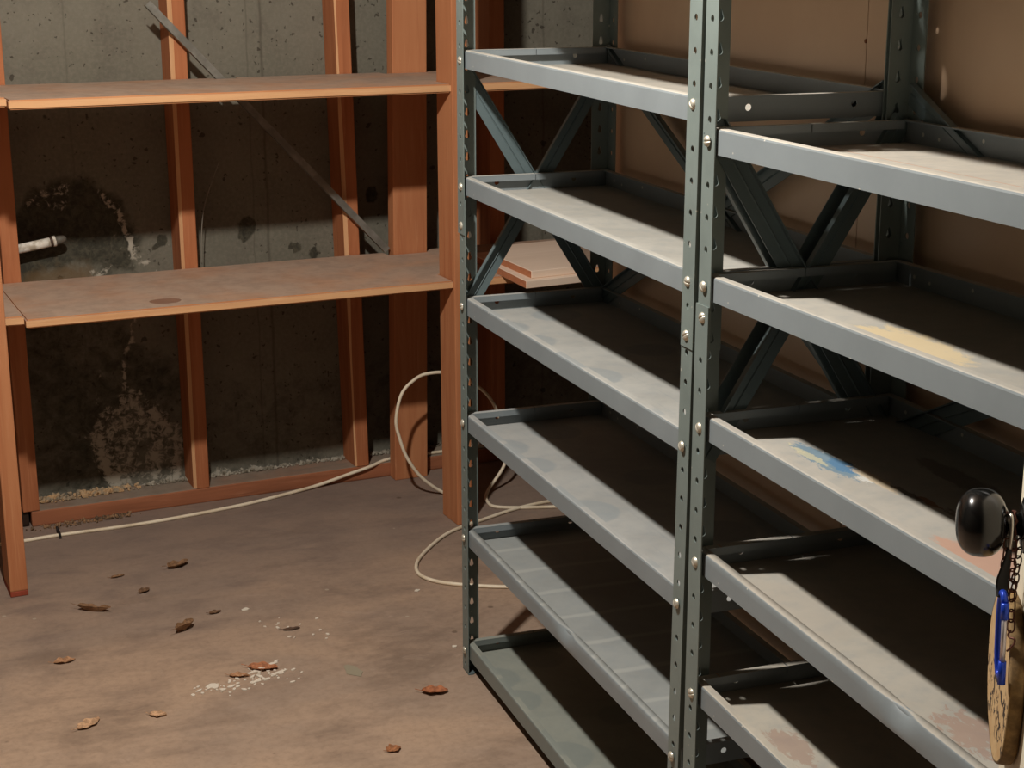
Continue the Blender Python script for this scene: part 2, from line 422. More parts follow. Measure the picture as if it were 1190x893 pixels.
bpy.context.scene.collection.objects['wall_stud']['label'] = 'leftmost wall stud, behind the left front post, white pipe stub coming out beside it'
chipped_stud('wall_stud', 'wall stud with a pale splintered edge, between the damp stain and the shelf middle', .877, .915, 3.691, 3.780, .0385, 2.3, M['old_stud'])
chipped_stud('wall_stud', 'slightly leaning wall stud crossed by the grey metal rod', 1.290, 1.327, 3.691, 3.780, .0385, 2.3, M['old_stud'], lean=-.018, chip=.008)
timber('wall_stud', 'shaded wall stud seen through the far metal rack', 1.668, 1.708, 3.691, 3.780, .0385, 2.3, M['old_stud'])
timber('shelf_post', 'wide flat timber post standing against the sole plate, behind the shelf right ends', 1.382, 1.470, 3.652, 3.690, 0, 2.3, M['stud'], cat='post', lean=.014)
timber('shelf_post', 'timber front post at the right end of the shelves, beside the metal rack', 1.393, 1.430, 3.278, 3.367, 0, 2.3, M['stud'], cat='post', lean=-.002)
fp = timber('shelf_post', 'timber front post at the far left, red painted foot on the floor', .381, .417, 3.270, 3.359, .012, 2.3, M['stud'], cat='post')
bm = bmesh.new(); add_box(bm, -.018, .018, -.0445, .0445, -.012, 0); bevel(bm, .0015, 1)
o = obj('red_foot', bm, wood_mat('red painted end', sc(168,78,56), sc(178,96,70), sc(136,64,46)), fp); o['label'] = 'red painted end'
# sole plates
timber('sole_plate', 'long timber sole plate lying on the floor along the concrete wall', .492, 1.98, 3.692, 3.780, 0, .038, M['plate'], cat='timber', bev=.004)
timber('sole_plate', 'short dark rotten sole plate under the leftmost stud', -.3, .488, 3.70, 3.780, 0, .038, M['rot'], cat='timber', bev=.004)

# shelves : boards notched round the posts
def board(name, label, pts, z0, z1, mat, cat='shelf'):
    cx = sum(p[0] for p in pts)/len(pts); cy = sum(p[1] for p in pts)/len(pts)
    bm = bmesh.new(); add_prism(bm, [(p[0]-cx, p[1]-cy) for p in pts], z0-z0, z1-z0)
    bm.normal_update()
    for f in bm.faces:
        if f.normal.y < -.7: f.material_index = 1
    es = [e for e in bm.edges if abs(e.verts[0].co.z-e.verts[1].co.z) < 1e-6]
    bmesh.ops.bevel(bm, geom=es, offset=.003, segments=2, affect='EDGES')
    return tag(obj(name, bm, [mat, M['shelf_edge']], loc=W(cx, cy, z0), rotz=TH), label, cat)
def long_shelf(z, label, mat, pts):
    return board('wall_shelf', label, [(.458,3.284),(1.3915,3.284),(1.3915,3.369),(1.432,3.369),(1.432,3.284),(1.95,3.284)]+pts, z, z+.019, mat)
long_shelf(.9985, 'upper long wooden wall shelf with a pale worn front edge', M['shelfwood'], [(1.95,3.689),(1.474,3.689),(1.474,3.649),(1.378,3.649),(1.378,3.689),(1.022,3.689),(1.018,3.661),(.972,3.661),(.968,3.689),(.458,3.689)])
long_shelf(.562, 'lower long wooden wall shelf, dusty, with an oval stain', M['shelfwood_low'], [(1.95,3.689),(1.474,3.689),(1.474,3.649),(1.378,3.649),(1.378,3.689),(.458,3.689)])
def left_shelf(z, label, back):
    return board('wall_shelf', label, [(-.35,3.300),(.3795,3.300),(.3795,3.361),(.4185,3.361),(.4185,3.300),(.456,3.296),(.456,3.689),(-.35,3.689)], z, z+.019, M['shelfwood'])
left_shelf(1.003, 'short end of the upper left shelf board behind the left post', 3.65)
left_shelf(.567, 'short end of the lower left shelf board behind the left post', 3.65)
# the stain
bm = bmesh.new(); N = 40
# offcuts on the lower shelf, behind the metal rack
def offcut(label, pts, z0, z1):
    cx = sum(p[0] for p in pts)/len(pts); cy = sum(p[1] for p in pts)/len(pts)
    bm = bmesh.new(); add_prism(bm, [(p[0]-cx, p[1]-cy) for p in pts], 0, z1-z0)
    left = [f for f in bm.faces if f.normal.x < -.5]
    bm.normal_update()
    for f in bm.faces:
        if abs(f.normal.z) < .5 and f.normal.x < -.3: f.material_index = 1
    es = [e for e in bm.edges]
    bmesh.ops.bevel(bm, geom=es, offset=.0012, segments=1, affect='EDGES')
    return tag(obj('board_offcut', bm, [M['board'], M['board_edge']], loc=W(cx, cy, z0), rotz=TH), label, 'board', 'board offcuts on the lower shelf')
offcut('lower and longer of two pale board offcuts stacked on the shelf behind the rack', [(1.500,3.130),(1.672,3.142),(1.815,3.50),(1.53,3.50),(1.515,3.34)], .5812, .5985)
offcut('upper and smaller pale board offcut lying on the other one', [(1.522,3.150),(1.666,3.160),(1.800,3.49),(1.60,3.475),(1.530,3.345)], .5986, .6155)

# ------------------------------------------------------------------ metal rod, pipe, wire, cable on the wall side
k = NT('dull galvanised metal'); v = k.obj()
M['galv'] = k.out(k.mix(k.smooth(k.noise(v, 30), .35, .7), sc(122,120,112), sc(150,148,140)), .45, .5)
A = W(.826, 3.672, 1.187); B = W(1.379, 3.672, .5905)
ax = (B-A).normalized(); side = Vector((sT, -cT, 0)); nn = ax.cross(side).normalized()
Mx = frame_matrix(A, nn, side, ax)
bm = bmesh.new(); L = (B-A).length
# an L-section: one leg facing the room, one leg running back
prof = [(-.008,-.008),(.008,-.008),(.008,.010),(.0062,.010),(.0062,-.0062),(-.008,-.0062)]
# (local x = across, local y = towards the room)
prof = [(p[0], -p[1]) for p in prof][::-1]
a = [bm.verts.new(Vector((p[0], p[1], 0))) for p in prof]; b = [bm.verts.new(Vector((p[0], p[1], L))) for p in prof]
for i in range(len(prof)): bm.faces.new((a[i], a[(i+1) % len(prof)], b[(i+1) % len(prof)], b[i]))
bm.faces.new(a[::-1]); bm.faces.new(b)
bmesh.ops.recalc_face_normals(bm, faces=bm.faces)
bm.transform(Matrix.Translation(-B) @ Mx)
tag(obj('metal_rod', bm, M['galv'], loc=B), 'thin grey metal angle rod leaning diagonally across the studs', 'rod')

k = NT('dirty white pipe'); v = k.obj((1, 1, 1))
M['pvc'] = k.out(k.mix(k.smooth(k.noise(v, 40, 5), .48, .68), sc(246,240,226), sc(184,172,152)), .45)
M['pvc_grey'] = NT('grey pipe end').out(sc(92,86,76), .6)
M['pvc_dark'] = NT('dark pipe ring').out(sc(74,54,42), .6)
P0 = W(.5125, 3.742, .646); P1 = W(.628, 3.742, .664); ax = (P1-P0).normalized()
pp = empty('pipe_stub', P0)
def pipe_part(name, prof, mat, parent):
    z = ax; x = Vector((0,0,1)).cross(z).normalized(); y = z.cross(x)
    bm = bmesh.new(); add_lathe(bm, prof, frame_matrix(Vector((0,0,0)), x, y, z), 24)
    return obj(name, bm, mat, parent, smooth=True)
pipe_part('pipe', [(0,0),(.0108,0),(.0108,.078),(0,.078)], M['pvc'], pp)
r_ = pipe_part('ring', [(0,.0775),(.0113,.0775),(.0113,.084),(0,.084)], M['pvc_dark'], pp); r_['label'] = 'dark brown ring'
pipe_part('collar', [(0,.0835),(.0123,.0835),(.0123,.090),(0,.090)], M['pvc'], pp)
r_ = pipe_part('end_cap', [(0,.0895),(.0102,.0895),(.0102,.100),(.0085,.109),(.005,.114),(0,.1155)], M['pvc_grey'], pp); r_['label'] = 'rounded grey end'
tag(pp, 'dirty white pipe stub with a grey end sticking out over the damp stain', 'pipe')
M['wirec'] = NT('pale thin wire').out(sc(134,128,116), .5)
bm = bmesh.new(); w0 = W(.926, 3.70, .66)
add_tube(bm, catmull([W(.929,3.712,.585)-w0, W(.931,3.712,.64)-w0, W(.938,3.714,.70)-w0, W(.952,3.718,.745)-w0, W(.986,3.724,.822)-w0], 6), .0011, 6)
tag(obj('thin_wire', bm, M['wirec'], loc=w0, smooth=True), 'thin pale wire curving up beside the splintered stud', 'wire')

k = NT('white cable sheath'); M['cable'] = k.out(k.mix(k.smooth(k.noise(k.obj(), 18), .4, .7), sc(240,226,200), sc(220,202,172)), .5)
cab = [(-.3,3.60),(.10,3.60),(.406,3.596),(.461,3.596),(.538,3.60),(.676,3.595),(.799,3.60),(.971,3.624)]
P = [W(x, y, .004) for x, y in cab] + [W(1.09,3.655,.0045), W(1.184,3.678,.008), W(1.271,3.684,.024), W(1.327,3.686,.035), W(1.375,3.700,.0425), W(1.44,3.708,.0425), W(1.529,3.705,.0425), W(1.64,3.704,.0425), W(1.75,3.72,.0425), W(1.93,3.74,.0425)]
bm = bmesh.new(); add_tube(bm, catmull(P, 8), .0042, 10)
tag(obj('floor_cable', bm, M['cable'], smooth=True), 'long white cable lying along the foot of the stud wall', 'cable')
# black clip over the cable
bm = bmesh.new(); c0 = W(.538, 3.60, 0)
add_tube(bm, catmull([Vector((-.001,-.016,.0015)),Vector((0,-.008,.004)),Vector((0,0,.0095)),Vector((0,.007,.006)),Vector((0,.010,.003)),Vector((.001,.024,.003)),Vector((.001,.036,.012))], 5), [.003]*31, 8)
tag(obj('cable_clip', bm, NT('black plastic').out(sc(24,22,20), .5), loc=c0, rotz=TH, smooth=True), 'small black clip tied round the white cable near the left post', 'clip')
# the loose coil
def wy(x, z, y): return W(x, y, z)
ring = [(1.449,.006,3.498),(1.393,.052,3.50),(1.358,.106,3.505),(1.341,.158,3.51),(1.335,.202,3.515),(1.352,.262,3.52),(1.384,.294,3.52),(1.42,.307,3.52),(1.476,.304,3.51),(1.545,.266,3.505),(1.588,.215,3.50),(1.612,.133,3.49),(1.606,.066,3.475)]
fl = [(1.232,3.583),(1.20,3.52)]
P = [Vector((1.160,3.620,.0042)), Vector((1.151,3.600,.0042))] + [wy(*q) for q in ring] + \
    [Vector((1.222,3.578,.012)), Vector((1.200,3.520,.0042)), Vector((1.215,3.470,.0042)), Vector((1.333,3.430,.0042)), Vector((1.40,3.43,.0042)), Vector((1.41,3.465,.0042)), Vector((1.344,3.470,.0042)), Vector((1.248,3.447,.0042)), Vector((1.146,3.399,.0042)),
     Vector((1.101,3.378,.0042)), Vector((1.031,3.330,.0042)), Vector((.962,3.249,.0042)), Vector((.920,3.18,.0042)), Vector((.908,3.115,.0042)), Vector((.934,3.063,.0042)), Vector((.988,3.023,.0042)), Vector((1.062,2.986,.0042)), Vector((1.15,2.958,.0042)), Vector((1.26,2.94,.0042))]
bm = bmesh.new(); add_tube(bm, catmull(P, 9), .0041, 10)
tag(obj('coiled_cable', bm, M['cable'], smooth=True), 'loose loop of white cable standing up by the right timber post', 'cable')

# ------------------------------------------------------------------ metal racks
def hole_poly(kind, cx, cy, r):
    if kind == 'round':
        return [(cx+r*math.cos(2*math.pi*i/12), cy+r*math.sin(2*math.pi*i/12)) for i in range(12)]
    pts = []   # teardrop : round below, narrow slot above (u along the post)
    for i in range(9):
        a = math.radians(55 + 250*i/8); pts.append((cx+r*math.cos(a), cy+r*math.sin(a)))
    pts += [(cx+r*2.3, cy-r*.42), (cx+r*2.55, cy), (cx+r*2.3, cy+r*.42)]
    return pts
def strip(bm, L, w, t, holes, fmap, kind='round', u0=0.0, mi=0):
    """flat strip u in [u0,u0+L], v in [0,w], thickness t; holes=[(u,v,r)]; fmap(u,v,d)->co"""
    holes = sorted(holes)
    cuts = [u0]
    for a, b in zip(holes, holes[1:]): cuts.append((a[0]+b[0])/2)
    cuts.append(u0+L)
    def quad(c): 
        f = bm.faces.new([bm.verts.new(fmap(*p)) for p in c]); f.material_index = mi
    if not holes: cells = [(u0, u0+L, None)]
    else: cells = [(cuts[i], cuts[i+1], holes[i]) for i in range(len(holes))]
    for a, b, h in cells:
        sub = [(a, b, h)]
        if h and b-a > .06:
            m0, m1 = max(a, h[0]-.02), min(b, h[0]+.02)
            sub = [(m0, m1, h)] + ([(a, m0, None)] if m0-a > 1e-5 else []) + ([(m1, b, None)] if b-m1 > 1e-5 else [])
        for a2, b2, hh in sub:
            rect = [(a2,0),(b2,0),(b2,w),(a2,w)]
            if hh is None:
                quad([(u,v,0) for u,v in rect]); quad([(u,v,t) for u,v in rect[::-1]])
            else:
                hp = hole_poly(kind, hh[0], hh[1], hh[2])
                pts = rect + hp
                tri = geometry.tessellate_polygon([[Vector((u,v,0)) for u,v in rect], [Vector((u,v,0)) for u,v in hp]])
                va = [bm.verts.new(fmap(u,v,0)) for u,v in pts]; vb = [bm.verts.new(fmap(u,v,t)) for u,v in pts]
                for tr in tri:
                    try:
                        f = bm.faces.new([va[i] for i in tr]); f.material_index = mi
                        f = bm.faces.new([vb[i] for i in tr[::-1]]); f.material_index = mi
                    except ValueError: pass
                n = len(hp)
                for i in range(n):
                    j = (i+1) % n
                    f = bm.faces.new((va[4+i], va[4+j], vb[4+j], vb[4+i])); f.material_index = mi
            for vv in (0, w): quad([(a2,vv,0),(b2,vv,0),(b2,vv,t),(a2,vv,t)])
    for uu in (u0, u0+L): quad([(uu,0,0),(uu,w,0),(uu,w,t),(uu,0,t)])
FW, T = .031, .0016       # flange width, sheet thickness
PITCH = .0381
def post_mesh(z0, z1, sx, sy, off, skip=()):
    """L post, outer corner at local (0,0); flanges run towards sx (depth) and sy (length); off pushes outwards"""
    bm = bmesh.new(); H_ = z1-z0
    zs = [z0+.014+i*PITCH for i in range(int((H_-.02)/PITCH)+1)]
    skip_a = lambda z: any(abs(z-q) < .0175 for q in skip)
    ha = [(z, FW*.52, .0042) for z in zs if z < z1-.008 and not skip_a(z)]
    hb = [(z, FW*.52, .0040) for z in zs if z < z1-.012]
    # flange in the front/back plane (x const), runs along y
    strip(bm, H_, FW+off, T, ha, lambda u, v, d: Vector((sx*(d-off), sy*(v-off), u)), 'round', z0)
    # flange in the end plane (y const), runs along x
    strip(bm, H_, FW+off-T, T, hb, lambda u, v, d: Vector((sx*(v+T-off), sy*(d-off), u)), 'tear', z0)
    bmesh.ops.remove_doubles(bm, verts=bm.verts, dist=1e-5)
    bmesh.ops.recalc_face_normals(bm, faces=bm.faces)
    return bm
def bolt_mesh():
    bm = bmesh.new(); R_ = .0068
    g = {}
    xs = [-1,-.85,-.6,-.35,-.17,-.13,.13,.17,.35,.6,.85,1]; ys = [-1,-.8,-.5,-.2,0,.2,.5,.8,1]
    for i, a in enumerate(xs):
        for j, b in enumerate(ys):
            u, v = a*math.sqrt(1-b*b/2), b*math.sqrt(1-a*a/2)
            r = min(1, math.hypot(u, v))
            h = .0044*math.sqrt(max(0, 1-r*r*.92)) - .0003
            if abs(a) < .15: h = max(h-.0011, .0004)
            if r > .985: h = 0
            g[i,j] = bm.verts.new((u*R_, v*R_, h))
    for i in range(len(xs)-1):
        for j in range(len(ys)-1): bm.faces.new((g[i,j], g[i+1,j], g[i+1,j+1], g[i,j+1]))
    return bm
DEP = .273
def shelf_mesh(length, dent=None, h=.030):
    """tray: deck at the bottom, upstanding C lips; x 0..DEP from the front, y 0..-length, z 0 = top of lip"""
    bm = bmesh.new(); R_ = .011; hz = -h; dk = hz+.002
    NY = 220 if dent else 24
    def run(profile, along):   # profile list of (a, z) -> extruded along
        pass
    x0, x1 = .0018, DEP-.0018; y0, y1 = -.0018, -length+.0018
    ys = [y0+(y1-y0)*i/NY for i in range(NY+1)]
    def dd(y):                 # dent displacement of the front lip
        if dent is None: return 0, 0, 0
        t = (y-dent[0])
        a = math.exp(-(t/dent[1])**2); b = math.exp(-((t)/.022)**2)
        return a, b, (1 if t < 0 else -1)*a
    rows = []
    for y in ys:
        a, b, s_ = dd(y); am = dent[2] if dent else 0
        # closed profile of the front lip: outer bottom, outer mid, outer top(rounded), return, inner
        pr = [(x0+.0, hz), (x0-am*.35*a, hz+.010), (x0+am*(.9*b-.35*a), -.010), (x0+am*1.2*b, -.0028), (x0+.0009+am*1.2*b, -.0008-am*.35*b), (x0+.0028+am*1.1*b, 0-am*.45*b), (x0+R_, 0-am*.3*b), (x0+R_, -.0016-am*.3*b), (x0+.003+am*.5*b, -.0018), (x0+.0018+am*.6*b, -.006), (x0+.0018, dk)]
        rows.append([bm.verts.new((p[0], y, p[1])) for p in pr])
    for A_, B_ in zip(rows, rows[1:]):
        for q in range(len(A_)-1): bm.faces.new((A_[q], B_[q], B_[q+1], A_[q+1])).smooth = dent is not None
    bm.faces.new(rows[0]); bm.faces.new(rows[-1][::-1])
    # back lip
    for y in ():
        pass
    add_box(bm, x1-.0018, x1, y1, y0, hz, -.001); add_box(bm, x1-R_, x1-.0001, y1+.002, y0-.002, -.0016, 0)
    # end lips with a few round holes, and returns
    hs = [(.064, .0125, .0043), (.208, .0125, .0043)]
    for yy, s_ in ((y0, -1), (y1, 1)):
        strip(bm, DEP-.012, h-.001, .0014, [(q[0], q[1], q[2]) for q in hs], lambda u, v, d, yy=yy, s_=s_: Vector((u, yy+s_*d, -.001-v)), 'round', .006)
        # return flange in two pieces, mitred at the corners
        ya, yb = sorted((yy+s_*.0001, yy+s_*R_))
        vs = [(x0+R_*.95, yy+s_*R_), (.132, yy+s_*R_), (.132, yy+s_*.0001), (x0+.002, yy+s_*.0001)]
        vs2 = [(.1335, yy+s_*R_), (x1-R_*.95, yy+s_*R_), (x1-.002, yy+s_*.0001), (.1335, yy+s_*.0001)]
        for P_ in (vs, vs2):
            A_ = [bm.verts.new((p[0], p[1], -.0002)) for p in P_]; B_ = [bm.verts.new((p[0], p[1], -.0018)) for p in P_]
            bm.faces.new(A_); bm.faces.new(B_[::-1])
            for q in range(4): bm.faces.new((A_[q], A_[(q+1) % 4], B_[(q+1) % 4], B_[q]))
            xa, xb_ = sorted((P_[0][0], P_[1][0])); yc_ = yy+s_*R_
            add_box(bm, xa, xb_, min(yc_, yc_-s_*.0014), max(yc_, yc_-s_*.0014), -.0105, -.0016)
    # deck
    add_box(bm, x0+.0004, x1-.0004, y1+.0004, y0-.0004, hz, dk)
    bmesh.ops.recalc_face_normals(bm, faces=bm.faces)
    return bm
def copy_mesh_obj(src, parent):
    c = src.copy(); col.objects.link(c); c.parent = parent; return c

bolt_me = bpy.data.meshes.new('bolt'); _b = bolt_mesh(); _b.to_mesh(bolt_me); _b.free(); bolt_me.materials.append(M['bolt'])
for p in bolt_me.polygons: p.use_smooth = True
def add_bolt(parent, loc, rot):
    o = bpy.data.objects.new('bolt', bolt_me); col.objects.link(o); o.parent = parent; o.location = loc; o.rotation_euler = rot
    return o

RX = .852; RD = .277            # front plane and depth of the racks
def rack(label, yfar, ynear, shelves, outer_upper, bz, sway=0.0):
    root = empty('metal_shelving_rack', (RX, yfar, 0)); L = yfar-ynear
    tag(root, label, 'shelving rack', 'metal shelving racks')
    posts = {}
    for ix, sx in ((0, 1), (1, -1)):
        for iy, sy in ((0, -1), (1, 1)):
            loc = (ix*RD, -iy*L, 0)
            lo = obj('post', post_mesh(.002, .884, sx, sy, 0 if outer_upper else .0019, bz), M['post'], root, loc)
            up = obj('post_extension', post_mesh(.823, 1.83, sx, sy, .0019 if outer_upper else 0, bz), M['post'], root, loc)
            # foot plate
            bm = bmesh.new()
            add_prism(bm, [(0,0),(.034*sx,0),(.034*sx,.010*sy),(.010*sx,.034*sy),(0,.034*sy)][::(1 if sx*sy > 0 else -1)], 0, .0025)
            bmesh.ops.recalc_face_normals(bm, faces=bm.faces)
            obj('foot_plate', bm, M['brace'], root, loc)
            lo.rotation_euler = up.rotation_euler = (sway, 0, 0)
            if sway and iy: lo.location.y += .0095; lo.rotation_euler = (.0155, 0, 0)
            posts[ix, iy] = (lo, up, sx, sy)
    for (zf, zn, mat, dent) in shelves:
        bm = shelf_mesh(L-.008, dent)
        s_ = obj('shelf', bm, mat, root, (.0022, -.004-zf*sway, zf))
        s_.rotation_euler = (math.atan2(zf-zn, L), 0, 0)
    return root, posts, L
def rack_bolts(posts, L, zs, front_u, splice, r0):
    for (ix, iy), (lo, up, sx, sy) in posts.items():
        for i, z in enumerate(zs):
            host = lo if z < .86 else up
            xo = -.0019*sx if True else 0
            rot = (0, -math.pi/2, 0) if sx > 0 else (0, math.pi/2, 0)
            b = add_bolt(host, (-.0019*sx if sx > 0 else .0019, sy*FW*.52, z), rot)
            b.rotation_euler = Matrix.Rotation(random.uniform(0, 3), 4, Vector((-sx, 0, 0))).to_3x3().to_4x4().to_euler() if False else rot
            q = Matrix.Rotation(-math.pi/2*sx, 3, 'Y') @ Matrix.Rotation(random.uniform(-.9, .9), 3, 'Z')
            b.rotation_euler = q.to_euler()
        b = add_bolt(up, (-.0019*sx, sy*FW*.52, splice), (0, 0, 0)); b.rotation_euler = (Matrix.Rotation(-math.pi/2*sx, 3, 'Y') @ Matrix.Rotation(.6, 3, 'Z')).to_euler()

def flat_brace(parent, p, q, w, nrm, name='cross_brace'):
    """a thin angle-section bar from p to q, w wide, facing nrm"""
    p, q = Vector(p), Vector(q); ax = (q-p).normalized(); n_ = Vector(nrm); s_ = n_.cross(ax).normalized()
    bm = bmesh.new(); Lb = (q-p).length; M_ = frame_matrix(p, s_, n_, ax)
    pr = [(-w/2,0),(w/2-.002,0),(w/2,.0006),(w/2,.010),(w/2-.0016,.010),(w/2-.0016,.0016),(w*.05,.0016),(0,.0034),(-w*.05,.0016),(-w/2,.0016)]
    a = [bm.verts.new(M_ @ Vector((u, v, 0))) for u, v in pr]; b = [bm.verts.new(M_ @ Vector((u, v, Lb))) for u, v in pr]
    m = len(pr)
    for i in range(m): bm.faces.new((a[i], a[(i+1) % m], b[(i+1) % m], b[i]))
    bm.faces.new(a[::-1]); bm.faces.new(b)
    bmesh.ops.recalc_face_normals(bm, faces=bm.faces)
    return obj(name, bm, M['brace'], parent)

cream = sc(180,174,162); dustg = sc(162,162,158)
D = {}
Yb = lambda y, y0: y-(y0-.004)            # room y -> shelf local y
FY, FN = 2.642, 1.717
NY0, NN = 1.7105, .790
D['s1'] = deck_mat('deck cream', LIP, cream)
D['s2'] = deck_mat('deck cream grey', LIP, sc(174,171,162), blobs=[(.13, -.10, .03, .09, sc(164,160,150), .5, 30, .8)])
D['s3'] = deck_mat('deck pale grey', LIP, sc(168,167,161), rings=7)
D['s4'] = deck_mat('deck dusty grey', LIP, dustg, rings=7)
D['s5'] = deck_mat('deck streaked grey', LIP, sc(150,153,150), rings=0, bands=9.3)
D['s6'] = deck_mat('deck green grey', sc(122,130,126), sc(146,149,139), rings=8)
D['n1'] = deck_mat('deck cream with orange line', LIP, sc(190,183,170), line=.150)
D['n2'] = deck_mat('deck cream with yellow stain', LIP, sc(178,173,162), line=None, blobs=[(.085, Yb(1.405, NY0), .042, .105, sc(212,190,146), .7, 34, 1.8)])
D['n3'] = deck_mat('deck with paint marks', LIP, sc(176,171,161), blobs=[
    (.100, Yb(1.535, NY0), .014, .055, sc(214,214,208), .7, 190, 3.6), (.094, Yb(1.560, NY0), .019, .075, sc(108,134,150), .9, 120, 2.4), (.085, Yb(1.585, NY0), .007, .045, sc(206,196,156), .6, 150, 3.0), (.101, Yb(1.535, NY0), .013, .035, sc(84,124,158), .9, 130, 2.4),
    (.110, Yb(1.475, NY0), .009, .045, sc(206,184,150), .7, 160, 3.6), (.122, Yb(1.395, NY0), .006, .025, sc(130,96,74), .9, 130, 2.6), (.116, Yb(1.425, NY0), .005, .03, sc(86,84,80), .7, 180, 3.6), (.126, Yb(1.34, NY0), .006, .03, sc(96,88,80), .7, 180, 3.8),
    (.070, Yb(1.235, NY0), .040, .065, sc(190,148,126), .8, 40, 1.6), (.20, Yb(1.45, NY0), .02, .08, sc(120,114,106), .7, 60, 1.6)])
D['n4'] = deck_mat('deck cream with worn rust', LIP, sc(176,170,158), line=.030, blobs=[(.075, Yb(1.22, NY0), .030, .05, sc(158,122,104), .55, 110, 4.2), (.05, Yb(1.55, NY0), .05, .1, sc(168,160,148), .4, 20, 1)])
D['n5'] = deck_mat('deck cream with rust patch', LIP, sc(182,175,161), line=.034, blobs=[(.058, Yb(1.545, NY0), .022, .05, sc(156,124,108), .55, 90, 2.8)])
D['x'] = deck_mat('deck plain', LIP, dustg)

far_sh = [(1.1346,1.1264,D['s1'],None),(.9213,.9168,D['s2'],None),(.7104,.7128,D['s3'],None),(.4982,.5000,D['s4'],None),
          (.2806,.2836,D['s5'],(Yb(2.139,FY),.05,.0075)),(.0590,.0590,D['s6'],None),(1.337,1.337,D['x'],None),(1.80,1.80,D['x'],None)]
FB = [1.118,.905,.695,.483,.265,.044,1.322,1.785]; NB = [1.079,.907,.732,.558,.380,.200,.030,1.322,1.785]
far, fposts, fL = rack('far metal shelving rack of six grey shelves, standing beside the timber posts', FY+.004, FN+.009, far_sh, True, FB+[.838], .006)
rack_bolts(fposts, fL, FB, None, .838, 0)
near_sh = [(1.0940,1.0957,D['n1'],None),(.9203,.9290,D['n2'],None),(.7478,.7460,D['n3'],None),(.5735,.5570,D['n4'],(Yb(1.248,NY0),.055,.007)),
           (.3968,.3790,D['n5'],None),(.215,.205,D['x'],None),(.045,.045,D['x'],None),(1.337,1.337,D['x'],None),(1.80,1.80,D['x'],None)]
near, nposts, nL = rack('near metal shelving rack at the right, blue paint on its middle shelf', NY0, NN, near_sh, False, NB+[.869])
rack_bolts(nposts, nL, NB, None, .869, 0)
# braces (rack local: x depth, y 0 at the far end)
for root, L in ((far, fL), (near, nL)):
    for yy, s_ in ((-.0022, -1), (-L+.0022, 1)):
        flat_brace(root, (.012, yy, 1.095), (RD-.012, yy+s_*.003, .690), .030, (0, s_, 0))
        flat_brace(root, (.012, yy+s_*.004, .690), (RD-.012, yy+s_*.004, 1.095), .030, (0, s_, 0))
    xb = RD-.0030
    flat_brace(root, (xb, -.012, 1.125), (xb, -L+.012, .69), .030, (-1, 0, 0))
    flat_brace(root, (xb-.004, -.012, .69), (xb-.004, -L+.012, 1.125), .030, (-1, 0, 0))

# ------------------------------------------------------------------ open door with knob and what hangs on it
PHI = math.radians(30.0)
d = Vector((math.sin(PHI), math.cos(PHI), 0)); nrm = Vector((-math.cos(PHI), math.sin(PHI), 0)); zz = Vector((0,0,1))
KN = Vector((.7235, .965, .8723))           # knob centre
K0 = KN - nrm*.036                          # foot of the knob's axis on the door
k = NT('cream door paint'); M['door'] = k.out(k.mix(k.smooth(k.noise(k.obj(), 8), .4, .7), sc(226,216,194), sc(214,204,182)), .5)
bm = bmesh.new()
E0 = K0 + d*.060
# door leaf in a local frame: x along -d (towards the hinge), y = -nrm thickness
add_box(bm, 0, .76, 0, .035, -K0.z+.008, 2.0-K0.z); bevel(bm, .002, 2)
bm.transform(frame_matrix(Vector((0,0,0)), -d, -nrm, zz))
bmesh.ops.recalc_face_normals(bm, faces=bm.faces)
door = struct(obj('door_1', bm, M['door'], loc=E0))
k = NT('black glossy knob'); M['knob'] = k.out(sc(11,11,11), .19, spec=.6)
Mk = frame_matrix(-d*.060, d, zz, nrm)        # local z = out of the door
bm = bmesh.new()
add_lathe(bm, [(0,0),(.0235,0),(.0235,.002),(.021,.0052),(.016,.0068),(.0085,.0072),(.0085,.0072)], Mk, 40); bmesh.ops.recalc_face_normals(bm, faces=bm.faces)
o = obj('rosette', bm, M['knob'], door, smooth=True); o['label'] = 'round black rosette'
prof = [(0,.006),(.0085,.006),(.0085,.0165),(.012,.0178)]
R1, hc, hh = .0262, .036, .0185
for i in range(0, 25):
    a = -math.pi/2 + .42 + (math.pi-.42)*i/24
    ca, sa = math.cos(a), math.sin(a)
    prof.append((R1*abs(ca)**.72 if ca > 1e-6 else 0, hc+hh*(abs(sa)**.86)*(1 if sa > 0 else -1)))
bm = bmesh.new(); add_lathe(bm, prof, Mk, 48); bmesh.ops.recalc_face_normals(bm, faces=bm.faces)
o = obj('door_knob', bm, M['knob'], door, smooth=True); o['label'] = 'round black knob'

def KP(n_, d_, z_): return K0 + nrm*n_ + d*d_ + zz*z_     # n out of the door, d away from the camera, z up from the knob axis
M['rust_chain'] = NT('brown chain').out(sc(86,48,36), .45, .6)
M['steel'] = NT('bright steel').out(sc(200,196,188), .28, .9)
M['strap'] = NT('black webbing').out(sc(20,19,20), .7)
M['blue'] = NT('blue anodised').out(sc(30,66,186), .3, .35)
M['gate'] = NT('pale gate metal').out(sc(206,200,206), .3, .7)
def link_pts(c, along, across, L_, w_, n=20):
    pts = []
    for i in range(n):
        a = 2*math.pi*i/n; ca, sa = math.cos(a), math.sin(a)
        pts.append(c + along*(L_/2)*(abs(sa)**.8)*(1 if sa >= 0 else -1) + across*(w_/2)*(abs(ca)**.8)*(1 if ca >= 0 else -1))
    return pts
